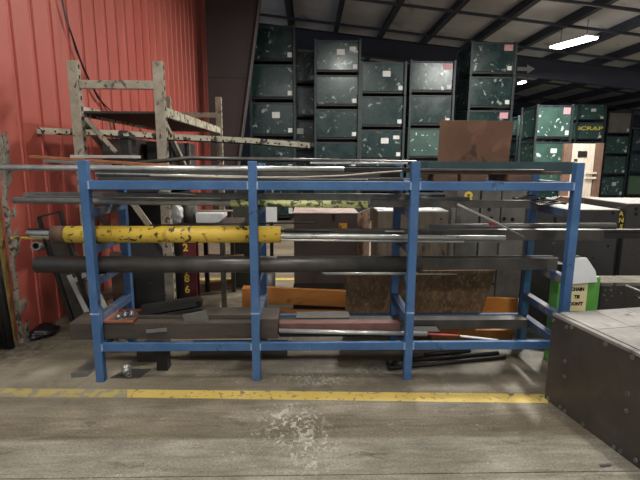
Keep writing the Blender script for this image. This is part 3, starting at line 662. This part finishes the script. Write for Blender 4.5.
# orange beams
Yo = 4.4
def obeam(x0, x1, yt0, yb0, yt1, yb1, Y, parent, dep=.05):
    a, b, c, d2 = P(x0, yt0, Y), P(x1, yt1, Y), P(x1, yb1, Y), P(x0, yb0, Y)
    return MB().prism([a, b, c, d2], (0, dep, 0)).build('beam', orange, parent, .004)
t = thing('orange_frame', (.3, Yo, 0), 'orange steel frame of two beams lying behind the bottom of the rack', 'frame')
obeam(256, 517, 287, 303, 299, 315.5, Yo, t)
obeam(256.5, 345, 309.5, 313.5, 311, 315, Yo-.0, t, .05)
a = P(242, 288, Yo); b = P(256, 288, Yo); MB().box((a.x, Yo-.02, .0), (b.x, Yo+.1, a.z)).build('end_post', orange, t, .004)
a = P(500, 288, Yo); MB().box((a.x, Yo+.06, .0), (a.x+.1, Yo+.16, P(500, 301, Yo).z-.03)).build('end_post', orange, t, .004)
MB().box((P(262, 300, Yo).x, Yo+.06, 0), (P(266, 300, Yo).x, Yo+.1, .3)).build('stay', orange, t, .004)
a, b = P(432, 327.5, 3.86), P(512, 330, 3.86)
tag(MB().prism([(a.x, 3.86, .001), (b.x, 3.86, .001), (b.x, 3.86, b.z), (a.x, 3.86, b.z)], (0, .08, 0)).build('orange_beam', orange, None, .004), 'orange beam on the floor behind the bottom rail of the right bay', 'beam')
a, b = P(529, 264, 4.15), P(556, 264, 4.15)
tag(MB().box((a.x, 4.15, 0), (b.x+.1, 4.3, a.z)).build('black_cabinet', black_steel, None, .01), 'low black cabinet between the right rear post and the lime green cabinet', 'cabinet')
tag(MB().box((P(293, 300, 4.6).x, 4.6, 0), (P(345, 300, 4.6).x, 4.82, .27)).build('shade_box', black_steel, None, .006), 'low black box added as shade on the floor behind the orange frame', 'crate')  # dark box put in for the shadow under the orange beam
# rust plate standing on the weldments
a, b, c, d2 = P(440.5, 120, 4.8), P(514, 121, 4.8), P(512, 190, 4.85), P(441, 190, 4.85)
zw = max(P(467.5, 189, 4.7).z, P(490, 188, 4.7).z)+.001
c.z = d2.z = zw; c.x = b.x-.02; d2.x = a.x+.0
tag(MB().prism([a, b, Vector((c.x, 4.85, zw)), Vector((d2.x, 4.85, zw))], (0, .012, 0)).build('rust_plate', rust_plate, None, .002), 'rust brown steel plate standing upright above the right bay', 'plate')
# ================================================================ OLD WEATHERED RACK
t = thing('weathered_rack', (-1.73, 5.6, 0), 'weathered grey steel rack with dark decks against the red wall', 'rack')
XA, XB, YA, YC = -2.106, -1.353, 4.3, 7.05; uw = .088
for X in (XA, XB):
    for Y in (YA, YC):
        MB().box((X-uw/2, Y-.035, 0), (X+uw/2, Y+.035, P(73, 61, 4.3).z+(.06 if Y == YC else 0))).build('upright', weather, t, .004)
        b_ = MB()
        s = X+uw/2+.001
        for k in range(26): b_.box((s, Y-.012, .15+.09*k), (s+.002, Y+.012, .185+.09*k))
        b_.build('slots', black_hole, t)
z85 = P(115, 84, 4.3).z
for Y in (YA, YC): MB().box((XA+uw/2, Y-.02, z85-.045), (XB-uw/2, Y+.02, z85+.03)).build('crossbar', weather, t, .006)
zd = P(160, 111, 4.3).z
for X in (XA, XB): MB().box((X-.02, YA+.036, zd-.045), (X+.02, YC-.036, zd+.045)).build('side_rail', perf, t, .004)
MB().box((XA+.021, YA+.04, zd-.02), (XB-.021, YC-.04, zd)).build('deck', mat('dark stained deck', (40,32,30), (58,46,42), 2, .8), t)
MB().box((XA+.04, YA+.04, 1.30), (XB-.021, YC-.04, 1.32)).build('deck', mat('dark stained deck', (40,32,30)), t)
for X in (XA, XB):
    MB().bar((X, YA+.04, zd-.05), (X, YA+.95, 1.4), .03, .04).build('brace', weather, t)
    if X == XA: MB().bar((X, YA+.04, 1.2), (X, YA+1.0, .5), .03, .04).build('brace', weather, t)
MB().bar(Vector((XA+.05, YA+.05, P(80, 118, YA).z)), Vector((XA+.3, YA+.05, P(100, 152, YA).z)), .02, .035).build('brace', weather, t)
MB().bar(P(133, 203, YA+.05), P(176, 262, YA+.05), .02, .055).build('brace', weather, t)
# pale perforated beam hung behind the uprights
Yw = 4.36
pts = [(36,130.5), (80,132.5), (120,133.5), (165,137), (210,139), (250,141), (310,146)]
b_ = MB()
top = [P(x, y-3.2, Yw) for x, y in pts]; bot = [P(x, y+3.2, Yw) for x, y in pts]
b_.prism(top+bot[::-1], (0, .012, 0)); b_.prism([v for v in bot]+[v+Vector((0, 0, .01)) for v in bot[::-1]], (0, .06, 0))
t2 = thing('perforated_beam', P(170, 140, Yw), 'long pale perforated steel beam held across the weathered rack', 'beam')
b_.build('beam_body', perf, t2)
b_ = MB()
for i in range(24):
    x = 44+i*11.2; yy = 130.5+(x-36)*.0545; c = P(x, yy, Yw-.002)
    b_.tube([c, c+Vector((0, .0015, 0))], .010, 8)
b_.build('holes', black_hole, t2)
tag(MB().box((XA+.05, 5.0, 0), (XB-.06, 5.7, 1.25)).build('dark_box', black_steel, None, .01), 'large black box added as shade under the decks of the weathered rack', 'cabinet')  # black box added to darken the shaded red wall behind the left bay
# goods on the lower deck of the weathered rack
tag(MB().box((XA+.08, 4.55, 1.321), (XA+.42, 5.1, 1.80)).build('dark_crate', brown_box, None, .01), 'dark brown crate on the weathered rack, nearest of three', 'crate')
tag(MB().box((XA+.46, 4.7, 1.321), (XB-.04, 5.2, 1.78)).build('dark_crate', black_steel, None, .01), 'black crate on the weathered rack next to the white edged upright', 'crate')
a, b = P(166, 143, 6.2), P(190, 157, 6.2)
t = thing('grey_tote', ((a.x+b.x)/2, 6.4, 1.321), 'slate grey tote with a pale corner on the weathered rack', 'tote')
xe = min(b.x, XB-.03); MB().box((xe-.4, 6.2, 1.321), (xe-.03, 6.6, a.z)).build('tote_body', mat('slate grey plastic', (50,56,64), (64,70,78), 4, .5), t, .01)
MB().box((xe-.029, 6.2, 1.321), (xe, 6.23, a.z)).build('corner_strip', weather, t)
# ---------------------------------------------------------------- clutter left, behind the rack
t = thing('work_table', (-1.2, 4.9, 0), 'dark work table behind the left bay of the blue rack', 'table')
Yt0 = 4.75; Xa, Xb = max(P(178, 230, Yt0).x, XB+.06), P(236, 230, Yt0).x; zt = P(200, 225.5, Yt0).z
MB().box((Xa, Yt0, zt-.04), (Xb, Yt0+.7, zt)).build('table_top', brown_box, t, .004)
MB().box((Xa+.02, Yt0+.03, .44), (Xb-.02, Yt0+.68, .47)).build('shelf', brown_steel, t, .004)
for x_ in (Xa+.02, Xb-.18):
    for y_ in (Yt0+.01, Yt0+.64): MB().box((x_, y_, 0), (x_+.05, y_+.05, zt-.041)).build('leg', steel_dark, t, .003)
q = P(189, 214, 4.95); q.x += .01
t = thing('steel_drum', (q.x, 4.98, zt), 'grey metal canister on the dark work table', 'canister')
MB().tube([(q.x, 4.98, zt), (q.x, 4.98, zt+.30)], .08, 28).build('drum_body', steel_mid, t)
MB().tube([(q.x, 4.98, zt+.3), (q.x, 4.98, zt+.315)], .083, 28).build('lid', machine2, t)
# white sack: lumpy
def lump(c, rx, ry, rz_, seed, name, m_, label, cat):
    bm = bmesh.new(); bmesh.ops.create_icosphere(bm, subdivisions=4, radius=1); rnd = random.Random(seed); ph = [rnd.uniform(0, 6) for _ in range(6)]
    for v in bm.verts:
        k = 1+.1*math.sin(5*v.co.x+ph[0])+.08*math.sin(7*v.co.y+ph[1]+3*v.co.z)+.06*math.sin(11*v.co.z+ph[2]+4*v.co.x)
        v.co = Vector((v.co.x*rx*k, v.co.y*ry*k, max(v.co.z, -.75)*rz_*k))
    lo = min(v.co.z for v in bm.verts)
    for v in bm.verts: v.co.z -= lo
    for f in bm.faces: f.smooth = True
    me = bpy.data.meshes.new(name); bm.to_mesh(me); bm.free(); me.materials.append(m_); o = bpy.data.objects.new(name, me); C.objects.link(o); o.location = c
    return tag(o, label, cat)
tag(MB().prism([P(195, 213, 4.9), P(223, 213, 4.9), P(223.5, 218, 4.9), P(219, 223, 4.9), Vector((P(211, 225, 4.9).x, 4.9, zt+.001)), Vector((P(196, 225, 4.9).x, 4.9, zt+.001))], (0, .25, 0)).build('white_sack', plastic, None, .012), 'white folded plastic sack on the dark work table', 'sack')
q = P(196, 208, 4.98); tag(MB().box((q.x-.04, 4.94, zt+.316), (q.x+.045, 5.02, zt+.38)).build('red_box', red, None, .004), 'small red box on the grey metal canister', 'box')
c = P(176, 215, 4.62)
lump((c.x, 4.62, P(176, 225, 4.62).z), .07, .05, .13, 8, 'plastic_wrap', plastic, 'crumpled white plastic wrap on the tall black cabinet', 'plastic wrap')
zc = P(176, 225, 4.62).z-.001
tag(MB().box((c.x-.10, 4.5, 0), (c.x+.09, 4.74, zc)).build('black_cabinet', black_steel, None, .006), 'tall black cabinet beside the weathered rack upright', 'cabinet')
zr = P(196, 213, 4.9).z+.0125
tag(MB().tube([(xat(193, 5.0, zr), 5.0, zr), (xat(233, 5.0, zr), 5.0, zr)], .011, 10).build('pale_rod', weather), 'pale rod lying over the white sack on the work table', 'rod')
# maroon beam with stencilled digits
a, b = P(191.5, 306, 4.2), P(187, 243, 4.2)
t = thing('maroon_beam', (P(190, 300, 4.2).x, 4.2, 0), 'maroon steel upright with yellow stencilled digits behind the left bay', 'beam')
Xm = P(190.5, 280, 4.2).x; zm = P(195, 229, 4.2).z
MB().box((Xm-.06, 4.2, 0), (Xm+.06, 4.215, zm)).box((Xm-.006, 4.2155, 0), (Xm+.006, 4.3, zm)).box((Xm-.06, 4.3005, 0), (Xm+.06, 4.315, zm)).build('beam_body', maroon, t)
for ch, y in (('2', 248), ('1', 271.5), ('8', 279), ('6', 290)):
    cc = P(185.8, y, 4.19); lettering(ch, .1, (Xm-.033, 4.198, cc.z), ypaint, t, bold=.002)
# dark slab and leaning frame, panels
def slab(x0, x1, yt, Y, dep, mm, name, label, cat, lean=0):
    X0, X1, z = P(x0, 290, Y).x, P(x1, 290, Y).x, P((x0+x1)/2, yt, Y).z
    b = MB().prism([(X0, Y, 0), (X1, Y, 0), (X1, Y+lean, z), (X0, Y+lean, z)], (0, dep, 0))
    return tag(b.build(name, mm, None, .004), label, cat)
slab(130, 166, 235, 4.42, .06, machine, 'steel_slab', 'dark grey steel slab standing between the weathered rack uprights', 'slab')
slab(112, 131, 252, 4.2, .04, brown_steel, 'steel_slab', 'narrow brown slab standing behind the left post pair', 'slab')
b_ = MB(); Yl = 3.85
for p0, p1 in (((69,275),(104,347)), ((74,281),(88,272.5)), ((88,272.5),(125,347))):
    b_.bar(P(p0[0], p0[1], Yl), P(p1[0], p1[1], Yl), .04, .012, (0, 1, 0))
tag(b_.build('triangular_stand', mat('pale grey paint', (150,150,144), (176,176,170), 6, .6)), 'pale grey triangular frame leaning behind the left blue post', 'frame')
for k, (xt, yt_, xb, yb, lab) in enumerate(((50, 232, 74, 326, 'black panel leaning on the red wall, nearest the doorway'), (57, 226, 80, 320, 'black panel leaning on the red wall, second from the doorway'), (66, 222, 88, 315, 'black panel leaning on the red wall behind the pale frame'))):
    Yk = 4.25+.12*k
    a = P(xb, yb, Yk); a.z = 0; xtop = WX+.045+.015*k; zt_ = P(xt, yt_, Yk).z
    w = .5
    t = thing('sheet_metal', (a.x, Yk, 0), lab, 'sheet', None)
    MB().prism([(xtop+.10*k, Yk, zt_), (xtop+.10*k+.02, Yk, zt_), (a.x+.02, Yk, 0), (a.x, Yk, 0)], (0, .09, 0)).build('panel_sheet', black_steel, t)
    MB().prism([(xtop+.10*k+.0205, Yk, zt_), (xtop+.10*k+.027, Yk, zt_), (a.x+.027, Yk, 0), (a.x+.0205, Yk, 0)], (0, .01, 0)).build('edge_strip', steel_mid, t)
# open black frame and pipe end
b_ = MB(); Yf = 3.75; qd = [P(39, 217, Yf), P(61, 211.5, Yf), P(64, 226, Yf), P(43, 233, Yf)]
for i in range(4): b_.bar(qd[i], qd[(i+1) % 4], .05, .012, (0, 0, 1) if i % 2 == 0 else (1, 0, 0))
b_.bar(qd[3], Vector((qd[3].x+.1, Yf+.2, 0.01)), .03, .03, (0, 1, 0)); b_.bar(qd[2], Vector((qd[2].x+.1, Yf+.2, 0.01)), .03, .03, (0, 1, 0))
tag(b_.build('black_stand', black_steel), 'black open frame stand in front of the red wall left of the blue rack', 'stand')
a = P(35.5, 246, 3.62); rr = ray(35.5, 246); rr = rr*(.4/rr.y); rr.x *= .75
tag(MB().tube([a, a+rr], .036, 24, .024).build('steel_pipe', steel_mid), 'short pipe with its open end facing out below the yellow rod', 'pipe')
tag(MB().prism([P(50, 243, 4.15), P(62, 240, 4.15), P(80, 258, 4.15), P(90, 329, 4.2), P(74, 329, 4.2)], (0, .02, 0)).build('steel_sheet', steel_dark), 'dark steel sheet leaning behind the left ends of the pipes', 'sheet')
lump((G(44, 335).x, G(44, 335).y, 0), .10, .16, .05, 12, 'rag', rubber, 'black rag on the floor at the foot of the red wall', 'rag')
# ================================================================ GREEN BINS
BW, BD, BH = 1.12, 1.1, .9
def make_bin(body_m, label, group, nst, big=False, pinkst=False):
    t = thing('steel_bin', (0, 0, 0), label, 'bin', group)
    t['_w'] = (0, 0, 0)
    bb = MB().box((-BW/2+.03, -BD/2+.03, .11), (BW/2-.03, BD/2-.03, .85)).build('bin_body', body_m, t, .01)
    b = MB(); b.box((-BW/2+.02, -BD/2+.012, .83), (BW/2-.02, -BD/2+.03, .875)); b.box((-BW/2+.02, BD/2-.03, .83), (BW/2-.02, BD/2-.012, .875))
    b.box((-BW/2+.012, -BD/2+.031, .83), (-BW/2+.03, BD/2-.031, .875)); b.box((BW/2-.03, -BD/2+.031, .83), (BW/2-.012, BD/2-.031, .875)); b.build('rim', bin_frame, t, .003)
    for sx in (-1, 1):
        for sy in (-1, 1):
            MB().box((sx*BW/2-.03-.0*sx, sy*BD/2-.03, 0), (sx*BW/2+.03, sy*BD/2+.03, .895)).build('corner_post', bin_frame, t, .004)
    MB().box((-BW/2+.05, -BD/2+.04, .06), (BW/2-.05, BD/2-.04, .105)).build('base', black_steel, t)
    MB().box((BW/2-.17, -BD/2+.024, .15), (BW/2-.06, -BD/2+.0295, .26)).build('sticker', sticker, bb)['label'] = 'small white sticker'
    if nst > 1: MB().box((-.02, -BD/2+.024, .5), (.18, -BD/2+.0295, .65)).build('sticker', sticker, bb)
    if nst > 2: MB().box((.3, -BD/2+.024, .62), (.46, -BD/2+.0295, .72)).build('sticker', sticker, bb)
    if pinkst: MB().box((.28, -BD/2+.024, .66), (.5, -BD/2+.0295, .82)).build('sticker', pink, bb)['label'] = 'pink sticker'
    return t
protos = {}
used = set()
def get_bin(kind, nst, pk):
    k = (kind, nst, pk)
    if k not in protos:
        protos[k] = make_bin({'dark': bin_dark, 'green': bin_green, 'grey': bin_grey, 'pale': bin_pale}[kind], '', None, nst, pinkst=pk)
    return k
ordn = ['topmost', 'second from top', 'third from top', 'fourth from top', 'fifth from top', 'sixth from top']
def put(kind, nst, pk, loc, scale, label, group):
    k = get_bin(kind, nst, pk); src = protos[k]
    if k in used: o = copy_tree(src, loc)
    else: o = src; used.add(k); o.location = loc
    o.scale = scale; o['label'] = label; o['category'] = 'bin'; o['group'] = group
    return o
def stack(xc, ytop, Yf, name, kinds=None, stickers=None, pitch=.835):
    q = P(xc, ytop, Yf); z = q.z; i = 0
    while z > .1:
        zb = z-pitch
        if zb < .4: zb = 0
        nst = (stickers+[1, 1, 1])[i]; pk = nst < 0; kd = (kinds or ['dark']*8)[i]
        put(kd, abs(nst), pk, (q.x+random.uniform(-.004, .004), Yf+BD/2, zb), (1, 1, (z-zb)/BH), '%s steel bin, %s in the stack %s' % ({'dark': 'dark green', 'green': 'green'}[kd], ordn[i], name), 'steel bins in the main stacks')
        z = zb; i += 1
stack(271.5, 24, 12, 'beside the brown column', stickers=[1, 1, 2, 1, 1], pitch=.925)
stack(297, 50, 13.3, 'second from the brown column', stickers=[1, 1, 2, 1, 1], pitch=.93)
stack(338, 39, 12, 'third from the brown column', stickers=[3, 1, 1, 1, 2])
stack(384, 61, 12, 'left of the third post', stickers=[2, 1, 3, 1])
stack(433.5, 60, 12.05, 'left of the rust plate', stickers=[-1, 1, 1, 1], kinds=['dark', 'dark', 'green', 'dark', 'dark', 'dark'])
stack(494.5, 41, 12, 'behind the rust plate', stickers=[-1, 1, -1, 1, 1])
def custom(x0, x1, Y, rows, name, depth=1.1):
    Xa, Xb = P(x0, 130, Y).x, P(x1, 130, Y).x; w = Xb-Xa
    zs = [P((x0+x1)/2, y, Y).z for y, *_ in rows]
    for i, (yt, kd, nst) in enumerate(rows):
        pk = nst < 0
        ztop = zs[i]; zb = zs[i+1] if i+1 < len(rows) else max(0, ztop-.9)
        if i == len(rows)-1: zb = 0
        put(kd, abs(nst), pk, ((Xa+Xb)/2, Y+depth/2, zb), ((w)/(BW+.06), 1, (ztop-zb)/BH), '%s steel bin, %s in the stack %s' % ({'dark': 'dark green', 'green': 'green', 'grey': 'grey brown', 'pale': 'pale green'}[kd], ordn[i], name), 'steel bins in the far stacks')
custom(517, 545, 18, [(115.5, 'green', 1), (137.5, 'dark', 1), (158, 'green', 1), (178, 'green', 1)], 'right of the rust plate')
custom(535, 572, 15, [(104, 'green', -1), (141, 'green', 2), (168, 'green', 1), (190, 'dark', 1)], 'above the whitewashed crate')
custom(575.5, 604.5, 19.3, [(103.5, 'green', 2), (121.5, 'green', 1), (141, 'dark', 1), (160, 'dark', 1), (180, 'dark', 1)], 'with yellow SCRAP lettering')
sb = [o for o in C.objects if o.get('label', '').startswith('green steel bin, second from top in the stack with yellow')][0]
sb['_w'] = tuple(sb.location); c = P(588, 128.5, 19.3)
lt = lettering('SCRAP', .9*.26, (sb.location.x+.0, 19.3, c.z), ypaint, sb, bold=.006)
lt.location = (-.02, -BD/2+.024, .58); lt.scale = (1.6, 1, 1)
custom(606.5, 631.5, 20, [(111, 'grey', 1), (135.5, 'green', 1), (155.5, 'green', 1), (176, 'green', 2)], 'under the grey brown bin')
custom(633, 660, 20.5, [(129, 'dark', 1), (153.5, 'dark', 1), (174.5, 'pale', 1)], 'at the right edge')
# whitewashed crate under the far stacks
Yc = 14.2
def slabbox(x0, x1, y0, y1, mm, name, par, dep=.1, dy=0):
    a, b = P(x0, 165, Yc), P(x1, 165, Yc); a.z = P(x0, y0, Yc).z; b.z = max(0, P(x0, y1, Yc).z); return MB().box((a.x, Yc+dy, b.z), (b.x, Yc+dy+dep, a.z)).build(name, mm, par, .004)
t = thing('wooden_crate', (P(582, 160, Yc).x, Yc+.5, 0), 'tall whitewashed wooden crate with brown boards below the SCRAP bins', 'crate')
slabbox(563, 571, 143.5, 212, wood_brown, 'side_board', t, .12)
slabbox(571.2, 594, 143.5, 212, wood_pale, 'front_panel', t, .1, .02)
slabbox(595, 602, 143, 212, wood_brown, 'side_board', t, .12)
slabbox(577, 586, 151, 157, black_hole, 'slot', t, .05, -.001)
for y in (159, 163): slabbox(574, 577, y, y+2, black_hole, 'slot', t, .05, -.001)
slabbox(586, 597, 172, 174, wood_pale, 'slat', t, .05, -.04); slabbox(586, 597, 177, 179, wood_pale, 'slat', t, .05, -.04)
# ================================================================ WORLD AND VIEW
w = bpy.data.worlds.new('world'); S.world = w; w.use_nodes = True
w.node_tree.nodes['Background'].inputs[0].default_value = (.82, .9, 1, 1); w.node_tree.nodes['Background'].inputs[1].default_value = .42
for o in list(C.objects):
    if '_w' in o: del o['_w']
    if o.type == 'MESH' or o.type == 'EMPTY':
        if 'label' in o and o['label'] == '': del o['label']
S.view_settings.view_transform = 'Standard'; S.view_settings.look = 'None'; S.view_settings.gamma = 1; S.view_settings.use_curve_mapping = False
S.view_settings.exposure = 0.1
